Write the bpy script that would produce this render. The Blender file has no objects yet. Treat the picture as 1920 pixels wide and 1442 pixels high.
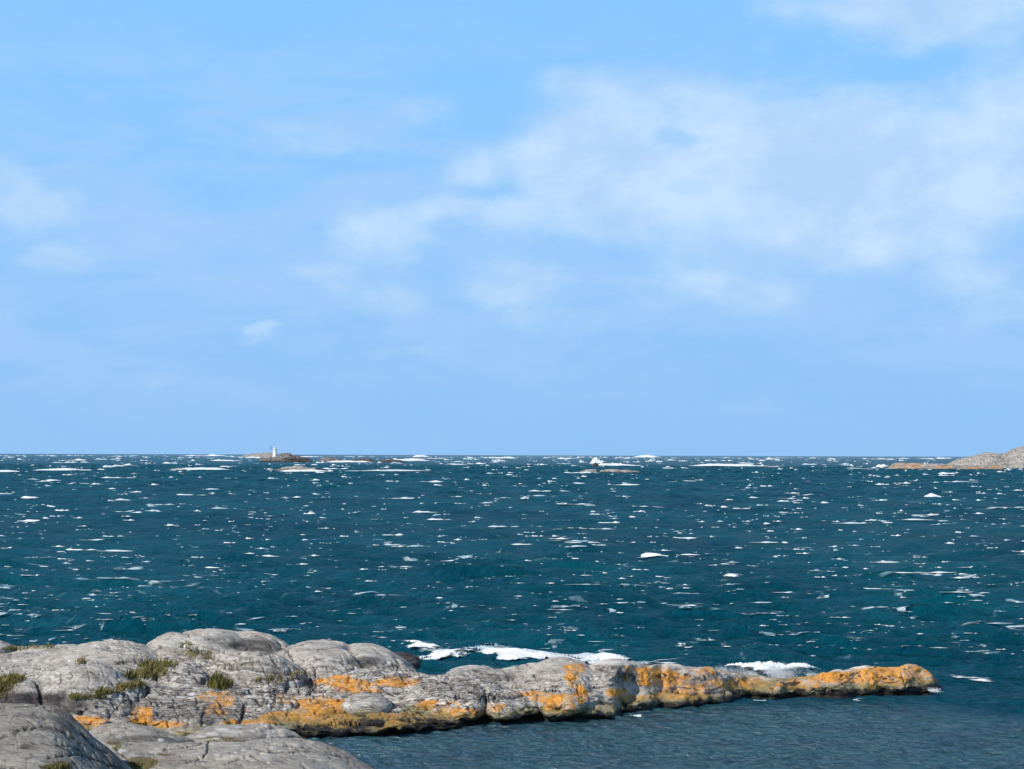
import bpy, math, random
import numpy as np
from mathutils import Matrix, Vector

random.seed(7)
RNG = np.random.default_rng(7)
scene = bpy.context.scene
COL = scene.collection

# ------------------------------------------------------------------ camera
F, CX, CY, H = 3580.0, 960.0, 721.0, 8.0          # focal length and centre in photo pixels, eye height in metres
PITCH, ROLL = math.atan((853.4 - CY) / F), 0.0031
fw = np.array([0.0, math.cos(PITCH), math.sin(PITCH)])
r0, u0 = np.array([1.0, 0, 0]), np.array([0.0, -math.sin(PITCH), math.cos(PITCH)])
rt = math.cos(ROLL) * r0 + math.sin(ROLL) * u0
up = -math.sin(ROLL) * r0 + math.cos(ROLL) * u0
cam_data = bpy.data.cameras.new('camera')
cam = bpy.data.objects.new('camera', cam_data)
COL.objects.link(cam)
M = Matrix(((rt[0], up[0], -fw[0], 0), (rt[1], up[1], -fw[1], 0), (rt[2], up[2], -fw[2], H), (0, 0, 0, 1)))
cam.matrix_world = M
cam_data.sensor_width = 36.0
cam_data.lens = 36.0 * F / 1920.0
cam_data.clip_start, cam_data.clip_end = 0.5, 120000.0
scene.camera = cam
scene.render.resolution_x, scene.render.resolution_y = 1024, 769

# ------------------------------------------------------------------ light
SUN_DIR = Vector((-0.62, -0.50, 0.60)).normalized()       # towards the sun
SUN_EL = math.asin(SUN_DIR.z)
SUN_ROT = math.atan2(SUN_DIR.x, SUN_DIR.y)
sd = bpy.data.lights.new('sun', 'SUN')
sd.energy, sd.angle, sd.color = 4.3, math.radians(0.5), (1.0, 0.95, 0.88)
sun = bpy.data.objects.new('sun', sd)
COL.objects.link(sun)
sun.rotation_euler = (-SUN_DIR).to_track_quat('-Z', 'Y').to_euler()
scene.view_settings.view_transform = 'Standard'
scene.view_settings.look = 'None'
scene.view_settings.exposure = 0.0
scene.view_settings.gamma = 1.0

# ------------------------------------------------------------------ node helper
class NT:
    def __init__(self, tree):
        self.t = tree
        self.n, self.l = tree.nodes, tree.links
    def node(self, kind, **kw):
        nd = self.n.new(kind)
        for k, v in kw.items():
            setattr(nd, k, v)
        return nd
    def put(self, sock, v):
        if v is None:
            return
        if hasattr(v, 'is_output') or isinstance(v, bpy.types.NodeSocket):
            self.l.new(v, sock)
        else:
            if sock.type == 'RGBA' and len(v) == 3:
                v = (*v, 1.0)
            sock.default_value = v
    def math(self, op, a, b=None, c=None, clamp=False):
        nd = self.node('ShaderNodeMath', operation=op, use_clamp=clamp)
        for s, v in zip(nd.inputs, (a, b, c)):
            self.put(s, v)
        return nd.outputs[0]
    def vec(self, op, a, b=None):
        nd = self.node('ShaderNodeVectorMath', operation=op)
        self.put(nd.inputs[0], a)
        if b is not None:
            self.put(nd.inputs[1], b)
        return nd.outputs['Value'] if op in ('LENGTH', 'DOT_PRODUCT', 'DISTANCE') else nd.outputs[0]
    def noise(self, v, scale, detail=4.0, rough=0.55, dist=0.0, color=False):
        nd = self.node('ShaderNodeTexNoise')
        self.put(nd.inputs['Vector'], v)
        nd.inputs['Scale'].default_value = scale
        nd.inputs['Detail'].default_value = detail
        nd.inputs['Roughness'].default_value = rough
        nd.inputs['Distortion'].default_value = dist
        return nd.outputs['Color'] if color else nd.outputs['Fac']
    def mrange(self, v, a, b, c=0.0, d=1.0, smooth=True):
        nd = self.node('ShaderNodeMapRange', interpolation_type='SMOOTHSTEP' if smooth else 'LINEAR')
        nd.clamp = True
        self.put(nd.inputs[0], v)
        for i, x in enumerate((a, b, c, d)):
            self.put(nd.inputs[i + 1], x)
        return nd.outputs[0]
    def mix(self, f, a, b, blend='MIX'):
        nd = self.node('ShaderNodeMix', data_type='RGBA', blend_type=blend)
        nd.clamp_factor = True
        self.put(nd.inputs[0], f)
        self.put(nd.inputs[6], a)
        self.put(nd.inputs[7], b)
        return nd.outputs[2]
    def attr(self, name):
        return self.node('ShaderNodeAttribute', attribute_name=name).outputs['Fac']
    def ramp(self, f, stops):
        nd = self.node('ShaderNodeValToRGB')
        e = nd.color_ramp.elements
        while len(e) < len(stops):
            e.new(0.5)
        for el, (p, c) in zip(e, stops):
            el.position, el.color = p, (*c, 1.0)
        self.put(nd.inputs[0], f)
        return nd.outputs[0]

def srgb(r, g, b):
    return tuple(((c / 255) / 12.92 if c / 255 <= 0.04045 else ((c / 255 + 0.055) / 1.055) ** 2.4) for c in (r, g, b))

# ------------------------------------------------------------------ world: physical sky, pale band near the horizon, thin clouds
w = bpy.data.worlds.new('World')
scene.world = w
w.use_nodes = True
W = NT(w.node_tree)
W.n.clear()
out = W.node('ShaderNodeOutputWorld')
bg = W.node('ShaderNodeBackground')
bg.inputs['Strength'].default_value = 0.1
sky = W.node('ShaderNodeTexSky', sky_type='NISHITA')
sky.sun_disc = False
sky.sun_elevation = SUN_EL
sky.sun_rotation = SUN_ROT
sky.dust_density = 0.5
dirv = W.node('ShaderNodeTexCoord').outputs['Generated']
sep = W.node('ShaderNodeSeparateXYZ')
W.put(sep.inputs[0], dirv)
x, y, z = sep.outputs
az = W.math('ARCTAN2', x, y)                       # 0 straight ahead, grows to the right
el = W.math('ARCSINE', z)
K = 10.0                                           # cloud colours are given for strength 0.1
def c10(r, g, b):
    return tuple(v * K for v in srgb(r, g, b))
clear = W.ramp(W.mrange(el, 0.0, 0.30, smooth=False), [(0.0, srgb(145, 195, 245)), (0.35, srgb(149, 201, 252)), (0.62, srgb(141, 201, 254)), (1.0, srgb(130, 196, 254))])
clear = W.vec('MULTIPLY', clear, (K, K, K))
base = W.mix(W.mrange(el, 0.30, 0.75), clear, sky.outputs[0])
# cloud field: soft banks warped by noise, in azimuth and elevation
pv = W.node('ShaderNodeCombineXYZ')
W.put(pv.inputs[0], az); W.put(pv.inputs[1], el)
p0 = pv.outputs[0]
warp = W.vec('SUBTRACT', W.noise(W.vec('MULTIPLY', p0, (11, 20, 1)), 1.0, 6.0, 0.55, color=True), (0.5, 0.5, 0.5))
p = W.vec('ADD', p0, W.vec('MULTIPLY', warp, (0.075, 0.045, 0.0)))
CLOUDS = [(1420, 305, 500, 160, 0.95), (1560, 400, 420, 90, 0.7), (1090, 320, 150, 120, 0.95), (1760, 350, 330, 170, 0.9), (1740, 30, 330, 80, 0.85),
          (1890, 190, 130, 110, 0.7), (725, 435, 90, 72, 0.72), (830, 400, 65, 45, 0.65), (945, 415, 100, 54, 0.65), (870, 300, 80, 50, 0.7),
          (75, 388, 110, 58, 0.72), (130, 490, 100, 38, 0.5), (590, 512, 85, 44, 0.6), (600, 262, 170, 48, 0.4), (790, 208, 110, 28, 0.4),
          (960, 540, 130, 60, 0.6), (1350, 540, 190, 66, 0.65), (475, 632, 40, 16, 0.5), (760, 672, 130, 26, 0.4), (290, 715, 90, 30, 0.35),
          (700, 570, 120, 45, 0.45), (1090, 600, 160, 40, 0.4), (1850, 570, 180, 85, 0.45), (1590, 460, 120, 30, 0.5), (1200, 175, 330, 45, 0.35), (20, 610, 60, 30, 0.4)]
mask = None
for (cx, cy, rx, ry, s) in CLOUDS:
    a0, e0 = (cx - CX) / F, (853.4 - cy) / F
    d = W.vec('LENGTH', W.vec('MULTIPLY', W.vec('SUBTRACT', p, (a0, e0, 0)), (F / rx, F / ry, 0)))
    m = W.mrange(d, 1.35, 0.25, 0.0, s)
    mask = m if mask is None else W.math('ADD', mask, W.math('MULTIPLY', m, W.math('SUBTRACT', 1.0, mask, clamp=True)))
fine = W.noise(W.vec('MULTIPLY', p0, (20, 30, 1)), 1.0, 8.0, 0.60, 0.25)
mask = W.mrange(W.math('ADD', mask, W.math('MULTIPLY', W.math('SUBTRACT', fine, 0.5), 1.25)), 0.08, 1.0)
for (cx, cy, rx, ry, s) in [(1275, 264, 90, 18, 0.5), (1290, 340, 70, 30, 0.3), (1520, 170, 150, 20, .3)]:   # blue gaps in the bank
    a0, e0 = (cx - CX) / F, (853.4 - cy) / F
    d = W.vec('LENGTH', W.vec('MULTIPLY', W.vec('SUBTRACT', p, (a0, e0, 0)), (F / rx, F / ry, 0)))
    mask = W.math('MULTIPLY', mask, W.math('SUBTRACT', 1.0, W.mrange(d, 1.0, 0.3, 0.0, s)))
thin = W.noise(W.vec('MULTIPLY', p0, (9, 30, 1)), 1.0, 6.0, 0.6, 0.5)
band = W.mrange(el, 0.26, 0.16, 0.0, 1.0)
veil = W.math('MULTIPLY', W.math('MULTIPLY', W.mrange(thin, 0.36, 0.68, 0.0, 0.7), band), W.mrange(el, 0.0, 0.08, 0.25, 1.0))
c1 = W.mix(veil, base, c10(170, 208, 252))
tone = W.noise(W.vec('MULTIPLY', p0, (15, 24, 1)), 1.0, 7.0, 0.6, 0.2)
ccol = W.mix(W.mrange(tone, 0.34, 0.64), c10(178, 212, 251), c10(200, 228, 255))
final = W.mix(mask, c1, ccol)
W.put(bg.inputs['Color'], final)
W.put(out.inputs['Surface'], bg.outputs[0])

# ------------------------------------------------------------------ geometry helpers
def at(px, py, Y):
    """the world point at distance Y ahead that the photo shows at pixel px, py"""
    px, py, Y = np.broadcast_arrays(np.asarray(px, float), np.asarray(py, float), np.asarray(Y, float))
    d = fw * F + np.multiply.outer(px - CX, rt) + np.multiply.outer(CY - py, up)
    s = Y / d[..., 1]
    P = d * s[..., None]
    P[..., 2] += H
    return P

def proj(P):
    Q = np.array(P, float)
    Q = Q - np.array([0, 0, H])
    c = Q @ fw
    return CX + F * (Q @ rt) / c, CY - F * (Q @ up) / c

def sea_Y(px, py):
    """distance at which the sea level lies under pixel px, py"""
    d = fw * F + rt * (px - CX) + up * (CY - py)
    return d[1] * (H / -d[2])

def _hash(ix, iy, iz, seed):
    n = (ix.astype(np.int64) * 374761393 + iy.astype(np.int64) * 668265263 + iz.astype(np.int64) * 2147483647 + seed * 974634777) & 0xFFFFFFFF
    n = ((n ^ (n >> 13)) * 1274126177) & 0xFFFFFFFF
    n = ((n ^ (n >> 16)) * 2246822519) & 0xFFFFFFFF
    return ((n ^ (n >> 15)) & 0xFFFFFF) / float(0xFFFFFF)

def vnoise(x, y, z=None, seed=0):
    if z is None:
        z = np.zeros_like(x)
    ix, iy, iz = np.floor(x), np.floor(y), np.floor(z)
    fx, fy, fz = x - ix, y - iy, z - iz
    u, v, w_ = (t * t * t * (t * (t * 6 - 15) + 10) for t in (fx, fy, fz))
    r = 0
    for a in (0, 1):
        for b in (0, 1):
            for c in (0, 1):
                wgt = (u if a else 1 - u) * (v if b else 1 - v) * (w_ if c else 1 - w_)
                r = r + wgt * _hash(ix + a, iy + b, iz + c, seed)
    return r * 2 - 1

def fbm(x, y, z=None, octv=5, gain=0.5, seed=0):
    s, a, f, t = 0, 1.0, 1.0, 0
    for o in range(octv):
        s = s + a * vnoise(x * f + 17.3 * o, y * f - 9.1 * o, None if z is None else z * f + 3.7 * o, seed + o)
        t += a
        a *= gain
        f *= 2.03
    return s / t

def sstep(a, b, x):
    t = np.clip((x - a) / (b - a), 0, 1)
    return t * t * (3 - 2 * t)

def smax(a, b, k):
    h = np.clip(0.5 + 0.5 * (a - b) / k, 0, 1)
    return b + (a - b) * h + k * h * (1 - h)

def make_mesh(name, V, quads, mat, attrs=None, smooth=True, tris=None, parent=None):
    me = bpy.data.meshes.new(name)
    V = np.asarray(V, np.float32).reshape(-1, 3)
    parts = [(quads, 4)] if quads is not None and len(quads) else []
    if tris is not None and len(tris):
        parts.append((tris, 3))
    idx = np.concatenate([np.asarray(q, np.int32).ravel() for q, _ in parts])
    tot = np.concatenate([np.full(len(q), n, np.int32) for q, n in parts])
    st = np.concatenate([[0], np.cumsum(tot)[:-1]]).astype(np.int32)
    me.vertices.add(len(V)); me.vertices.foreach_set('co', V.ravel())
    me.loops.add(len(idx)); me.loops.foreach_set('vertex_index', idx)
    me.polygons.add(len(tot)); me.polygons.foreach_set('loop_start', st); me.polygons.foreach_set('loop_total', tot)
    me.update(calc_edges=True)
    me.validate()
    me.polygons.foreach_set('use_smooth', np.full(len(me.polygons), smooth))
    for k, v in (attrs or {}).items():
        a = me.attributes.new(k, 'FLOAT', 'POINT')
        a.data.foreach_set('value', np.asarray(v, np.float32).ravel())
    me.materials.append(mat)
    o = bpy.data.objects.new(name, me)
    COL.objects.link(o)
    if parent:
        o.parent = parent
    return o

def grid_quads(n, m, off=0):
    i, j = np.meshgrid(np.arange(n - 1), np.arange(m - 1), indexing='ij')
    a = (i * m + j).ravel() + off
    return np.stack([a, a + m, a + m + 1, a + 1], 1)

def tag(o, label=None, cat=None, group=None, kind=None):
    for k, v in (('label', label), ('category', cat), ('group', group), ('kind', kind)):
        if v:
            o[k] = v
    return o

def empty(name, loc, label, cat, group=None):
    o = bpy.data.objects.new(name, None)
    COL.objects.link(o)
    o.location = loc
    return tag(o, label, cat, group)

# ------------------------------------------------------------------ materials
def new_mat(name):
    m = bpy.data.materials.new(name)
    m.use_nodes = True
    t = NT(m.node_tree)
    return m, t, t.n['Principled BSDF']

def rock_material(name, tint=(1, 1, 1), detail_scale=1.0, tidal=0.24, contrast=1.0, olive_amt=0.72, bright=1.0):
    m, t, b = new_mat(name)
    pos = t.node('ShaderNodeNewGeometry').outputs['Position']
    S = detail_scale
    wob = t.vec('MULTIPLY', t.vec('SUBTRACT', t.noise(pos, 1.3 * S, 4, 0.6, color=True), (0.5, 0.5, 0.5)), (0.5 / S, 0.5 / S, 0.35 / S))
    q = t.vec('ADD', pos, wob)
    lay = t.vec('MULTIPLY', q, (0.55, 1.7, 2.6))                       # layered gneiss: features run along the ridge
    g1 = t.noise(q, 0.55 * S, 6, 0.6)
    g2 = t.noise(lay, 2.6 * S, 9, 0.68)
    g3 = t.noise(q, 16 * S, 5, 0.7)
    col = t.mix(t.mrange(g1, 0.35, 0.65), srgb(164, 156, 146), srgb(196, 188, 176))
    col = t.mix(t.mrange(g2, 0.50, 0.70, 0, 0.55 * contrast), col, srgb(224, 217, 206))
    col = t.mix(t.mrange(g2, 0.47, 0.33, 0, 0.85 * contrast), col, srgb(84, 74, 68))
    pink = t.noise(q, 0.9 * S, 5, 0.6)
    col = t.mix(t.mrange(pink, 0.55, 0.72, 0, 0.4), col, srgb(172, 148, 138))
    # broken surface of small plates: thin dark joints between pale faces
    rough_zone = t.attr('rough')
    vo = t.node('ShaderNodeTexVoronoi', feature='DISTANCE_TO_EDGE')
    t.put(vo.inputs['Vector'], t.vec('MULTIPLY', q, (0.55, 1.9, 3.6)))
    vo.inputs['Scale'].default_value = 2.6 * S
    vo.inputs['Randomness'].default_value = 1.0
    joint = t.mrange(vo.outputs['Distance'], 0.075, 0.0)
    vb = t.node('ShaderNodeTexVoronoi', feature='F1')
    t.put(vb.inputs['Vector'], t.vec('MULTIPLY', q, (0.6, 1.8, 3.0)))
    vb.inputs['Scale'].default_value = 4.6 * S
    cellv = t.node('ShaderNodeSeparateColor')
    t.put(cellv.inputs[0], vb.outputs['Color'])
    plate = t.math('MULTIPLY', t.mrange(cellv.outputs[0], 0.72, 0.8), t.math('MULTIPLY', rough_zone, 0.65))
    col = t.mix(plate, col, srgb(205, 203, 200))
    darkp = t.math('MULTIPLY', t.mrange(cellv.outputs[1], 0.70, 0.78), t.math('MULTIPLY', rough_zone, 0.75))
    col = t.mix(darkp, col, srgb(88, 76, 76))
    jf = t.math('MULTIPLY', joint, t.math('MULTIPLY', rough_zone, t.mrange(g1, 0.35, 0.62, 0.2, 0.9)))
    col = t.mix(jf, col, srgb(58, 50, 50))
    # crustose pale lichen spots on bare rock
    vs = t.node('ShaderNodeTexVoronoi', feature='SMOOTH_F1')
    t.put(vs.inputs['Vector'], q)
    vs.inputs['Scale'].default_value = 3.1 * S
    vs.inputs['Smoothness'].default_value = 0.2
    spot = t.math('MULTIPLY', t.mrange(vs.outputs['Distance'], 0.17, 0.10), t.mrange(t.noise(q, 1.1 * S, 3), 0.44, 0.54, 0, 0.85))
    col = t.mix(spot, col, srgb(222, 219, 212))
    col = t.mix(t.mrange(g3, 0.50, 0.75, 0, 0.45), col, srgb(96, 92, 90))
    col = t.mix(t.mrange(g3, 0.45, 0.28, 0, 0.35), col, srgb(215, 212, 206))
    # dark weathered skin, crack dirt and painted-in shade where the attribute says so
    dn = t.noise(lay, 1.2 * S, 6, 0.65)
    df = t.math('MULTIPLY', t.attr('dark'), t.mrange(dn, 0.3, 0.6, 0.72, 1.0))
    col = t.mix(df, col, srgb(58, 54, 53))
    # moss / dry turf in cracks
    mf = t.mrange(t.math('ADD', t.attr('moss'), t.math('MULTIPLY', t.math('SUBTRACT', t.noise(q, 4 * S, 6, 0.7), 0.5), 1.6)), 0.35, 0.6, 0, 0.9)
    mf = t.math('MULTIPLY', mf, t.mrange(t.attr('moss'), 0.02, 0.2))
    col = t.mix(mf, col, t.mix(t.mrange(t.noise(q, 7 * S, 3), 0.4, 0.6), srgb(104, 88, 58), srgb(116, 112, 62)))
    # orange lichen
    ln = t.noise(t.vec('MULTIPLY', q, (0.8, 1.3, 1.6)), 3.0 * S, 9, 0.70)
    lf = t.math('ADD', t.attr('lichen'), t.math('MULTIPLY', t.math('SUBTRACT', ln, 0.5), 2.5))
    lf = t.math('MULTIPLY', t.mrange(lf, 0.30, 0.70), t.mrange(t.attr('lichen'), 0.02, 0.15))
    lcol = t.mix(t.mrange(t.noise(q, 5.5 * S, 7, 0.7), 0.32, 0.66), srgb(186, 124, 48), srgb(236, 162, 58))
    lcol = t.mix(t.mrange(t.noise(lay, 5 * S, 6, 0.7), 0.44, 0.34, 0, 0.55), lcol, srgb(124, 88, 50))
    lcol = t.mix(t.mrange(t.noise(q, 2.2 * S, 8, 0.75), 0.49, 0.61, 0, 0.8), lcol, srgb(188, 170, 148))
    col = t.mix(t.math('MULTIPLY', lf, 0.93), col, lcol)
    col = t.mix(t.math('MULTIPLY', t.attr('pale'), 0.85), col, t.mix(g1, srgb(196, 196, 192), srgb(222, 220, 214)))
    # tidal bands by height: olive weed film, then black wet zone
    sp = t.node('ShaderNodeSeparateXYZ')
    t.put(sp.inputs[0], pos)
    zz = t.math('ADD', sp.outputs[2], t.math('MULTIPLY', t.math('SUBTRACT', t.noise(q, 1.6 * S, 7, 0.65), 0.5), 0.75 * tidal / 0.24))
    olive = t.mrange(zz, tidal * 2.2, tidal * 1.4, 0, olive_amt)
    col = t.mix(olive, col, t.mix(t.noise(q, 5 * S, 5), srgb(96, 88, 56), srgb(158, 142, 82)))
    black = t.mrange(zz, tidal * 1.35, tidal * 0.85, 0, 0.97)
    col = t.mix(black, col, srgb(30, 27, 25))
    if tint != (1, 1, 1):
        col = t.mix(1.0, col, tint, 'MULTIPLY')
    t.put(b.inputs['Base Color'], col)
    t.put(b.inputs['Roughness'], t.mix(black, (0.9, 0.9, 0.9), (0.4, 0.4, 0.4)))
    b.inputs['Specular IOR Level'].default_value = 0.3
    hgt = t.math('ADD', t.math('MULTIPLY', g2, 0.55), t.math('MULTIPLY', g3, 0.10))
    hgt = t.math('SUBTRACT', hgt, t.math('MULTIPLY', joint, t.math('MULTIPLY', rough_zone, 0.2)))
    hgt = t.math('ADD', hgt, t.math('MULTIPLY', t.math('MULTIPLY', rough_zone, cellv.outputs[2]), 0.16))
    bp = t.node('ShaderNodeBump')
    bp.inputs['Strength'].default_value = 0.85
    bp.inputs['Distance'].default_value = 0.16 / S
    t.put(bp.inputs['Height'], hgt)
    t.put(b.inputs['Normal'], bp.outputs[0])
    return m

MAT_ROCK = rock_material('lichened_gneiss', contrast=1.25)
MAT_GREY = rock_material('smooth_grey_granite', tint=(0.76, 0.765, 0.76, 1), contrast=1.0)
MAT_HUMP = rock_material('pale_grey_granite', tint=(0.82, 0.825, 0.82, 1), contrast=1.1)
MAT_DOME = rock_material('dark_grey_granite', tint=(0.61, 0.61, 0.60, 1), contrast=1.1)
MAT_SKERRY = rock_material('dark_skerry_rock', tint=(0.62, 0.61, 0.62, 1), detail_scale=0.12, tidal=0.7, contrast=1.1, olive_amt=0.3)
MAT_FAR = rock_material('distant_rock', detail_scale=0.12, tidal=0.5, contrast=0.9, olive_amt=0.25)

def water_material():
    m, t, b = new_mat('sea_water')
    pos = t.node('ShaderNodeNewGeometry').outputs['Position']
    shel = t.attr('shelter')
    n1 = t.noise(t.vec('MULTIPLY', pos, (0.05, 0.022, 0)), 1.0, 4, 0.55)
    deep = t.mix(t.mrange(n1, 0.35, 0.65), (0.001, 0.050, 0.079), (0.003, 0.077, 0.110))
    bay = t.mix(t.mrange(t.noise(t.vec('MULTIPLY', pos, (0.35, 0.35, 0)), 1.0, 4, 0.6), 0.35, 0.65), (0.016, 0.060, 0.085), (0.020, 0.080, 0.100))
    col = t.mix(shel, deep, bay)
    # torn streaks of thin foam drifting on the open water
    sv = t.vec('MULTIPLY', pos, (0.55, 0.75, 0))
    st = t.noise(sv, 1.0, 8, 0.66, 0.8)
    big = t.noise(t.vec('MULTIPLY', pos, (0.09, 0.07, 0)), 1.0, 3, 0.5)
    fo = t.math('MULTIPLY', t.mrange(st, 0.615, 0.70), t.mrange(big, 0.46, 0.62, 0.1, 0.75))
    fo = t.math('MULTIPLY', fo, t.math('SUBTRACT', 1.0, t.math('MULTIPLY', shel, 0.93)))
    fo = t.math('ADD', fo, t.math('MULTIPLY', t.attr('foam'), 1.0), clamp=True)
    col = t.mix(t.math('MULTIPLY', fo, 0.7), col, srgb(170, 200, 214))
    w1 = t.noise(t.vec('MULTIPLY', pos, (1.5, 2.6, 0)), 1.0, 6, 0.6, 0.4)
    w2 = t.noise(t.vec('MULTIPLY', pos, (5.0, 8.0, 0)), 1.0, 4, 0.6, 0.3)
    h_ = t.math('ADD', t.math('MULTIPLY', w1, 0.8), t.math('MULTIPLY', w2, 0.22))
    bp = t.node('ShaderNodeBump')
    bp.inputs['Strength'].default_value = 1.0
    bp.inputs['Distance'].default_value = 0.5
    t.put(bp.inputs['Height'], h_)
    nrm = bp.outputs[0]
    df, gl, fr, mx = (t.node(k) for k in ('ShaderNodeBsdfDiffuse', 'ShaderNodeBsdfGlossy', 'ShaderNodeFresnel', 'ShaderNodeMixShader'))
    t.put(df.inputs['Color'], col); t.put(df.inputs['Normal'], nrm)
    gl.inputs['Color'].default_value = (1, 1, 1, 1)
    t.put(gl.inputs['Roughness'], t.mrange(shel, 0, 1, 0.22, 0.16)); t.put(gl.inputs['Normal'], nrm)
    fr.inputs['IOR'].default_value = 1.33; t.put(fr.inputs['Normal'], nrm)
    # a rough sea never mirrors like a flat one: its wavelets hide each other at low angles
    lo, hi = t.mrange(shel, 0, 1, 0.0, 0.06), t.mrange(shel, 0, 1, 0.36, 0.60)
    fac = t.math('MULTIPLY', t.mrange(fr.outputs[0], 0.10, 0.75, lo, hi, smooth=False), t.math('SUBTRACT', 1.0, fo))
    t.put(mx.inputs[0], fac)
    t.l.new(df.outputs[0], mx.inputs[1]); t.l.new(gl.outputs[0], mx.inputs[2])
    t.l.new(mx.outputs[0], t.n['Material Output'].inputs['Surface'])
    t.n.remove(b)
    return m

def foam_material():
    m, t, b = new_mat('white_foam')
    pos = t.node('ShaderNodeNewGeometry').outputs['Position']
    n = t.noise(t.vec('MULTIPLY', pos, (1.6, 3.0, 4.0)), 1.5, 6, 0.65)
    thin = t.attr('thin')
    f = t.math('ADD', t.mrange(n, 0.50, 0.72, 0, 0.3), thin, clamp=True)
    t.put(b.inputs['Base Color'], t.mix(f, (0.87, 0.88, 0.89), (0.16, 0.36, 0.44)))
    cover, grain = t.attr('cover'), t.attr('grain')           # how whole the foam is, and the size of its tatters in metres
    gv = t.node('ShaderNodeVectorMath', operation='SCALE')
    t.put(gv.inputs[0], pos)
    t.put(gv.inputs['Scale'], t.math('DIVIDE', 1.0, grain))
    lace = t.noise(t.vec('MULTIPLY', gv.outputs[0], (0.28, 1.0, 0.8)), 1.0, 8, 0.62, 0.6)
    edge = t.math('ADD', lace, t.math('SUBTRACT', cover, 0.5))
    t.put(b.inputs['Alpha'], t.mrange(edge, 0.38, 0.66))
    b.inputs['Roughness'].default_value = 0.8
    b.inputs['Specular IOR Level'].default_value = 0.2
    return m

MAT_WATER = water_material()
MAT_FOAM = foam_material()

def plain(name, c, rough=0.7, var=0.0, scale=6.0):
    m, t, b = new_mat(name)
    pos = t.node('ShaderNodeNewGeometry').outputs['Position']
    n = t.noise(pos, scale, 5, 0.6)
    t.put(b.inputs['Base Color'], t.mix(n, tuple(v * (1 - var) for v in c), tuple(min(1, v * (1 + var)) for v in c)))
    b.inputs['Roughness'].default_value = rough
    return m

MAT_WHITE = plain('white_painted_masonry', (0.88, 0.87, 0.85), 0.7, 0.03, 0.8)
MAT_BLACK = plain('dark_painted_steel', (0.06, 0.06, 0.08), 0.6, 0.2, 2.0)
MAT_STONE = plain('white_quartz', (0.80, 0.79, 0.74), 0.7, 0.06, 20.0)

def leaf_material():
    m, t, b = new_mat('shore_grass')
    ramp = t.ramp(t.attr('tint'), [(0.0, srgb(44, 40, 22)), (0.35, srgb(88, 88, 40)), (0.62, srgb(128, 118, 66)), (0.85, srgb(160, 136, 98)), (1.0, srgb(176, 112, 136))])
    t.put(b.inputs['Base Color'], ramp)
    b.inputs['Roughness'].default_value = 0.75
    b.inputs['Specular IOR Level'].default_value = 0.2
    return m
MAT_GRASS = leaf_material()

# ------------------------------------------------------------------ the sea: wind waves as real relief, finer towards the shore
def wave_set():
    comps = []
    for i in range(58):
        lam = 0.8 * (9.5 / 0.8) ** (i / 57.0) * RNG.uniform(0.92, 1.08)
        th = math.radians(-96 + RNG.normal() * 34)                     # travelling towards the shore, spread about
        amp = 0.0150 * lam ** 0.66 * RNG.uniform(0.6, 1.3)
        comps.append((lam, math.cos(th), math.sin(th), amp, RNG.uniform(0, 6.283)))
    return comps
WAVES = wave_set()

def shelter_mask(X, Y):
    """1 in the lee of the headland, 0 out at sea"""
    line = np.interp(X, [-20, -6, -2, 2, 6, 10, 13.4, 16, 24, 40], [60, 59, 59.5, 60, 62, 63.5, 64, 61, 54, 44])
    return sstep(-0.8, 2.5 + 5.0 * sstep(5, 16, X), line - Y)

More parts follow.
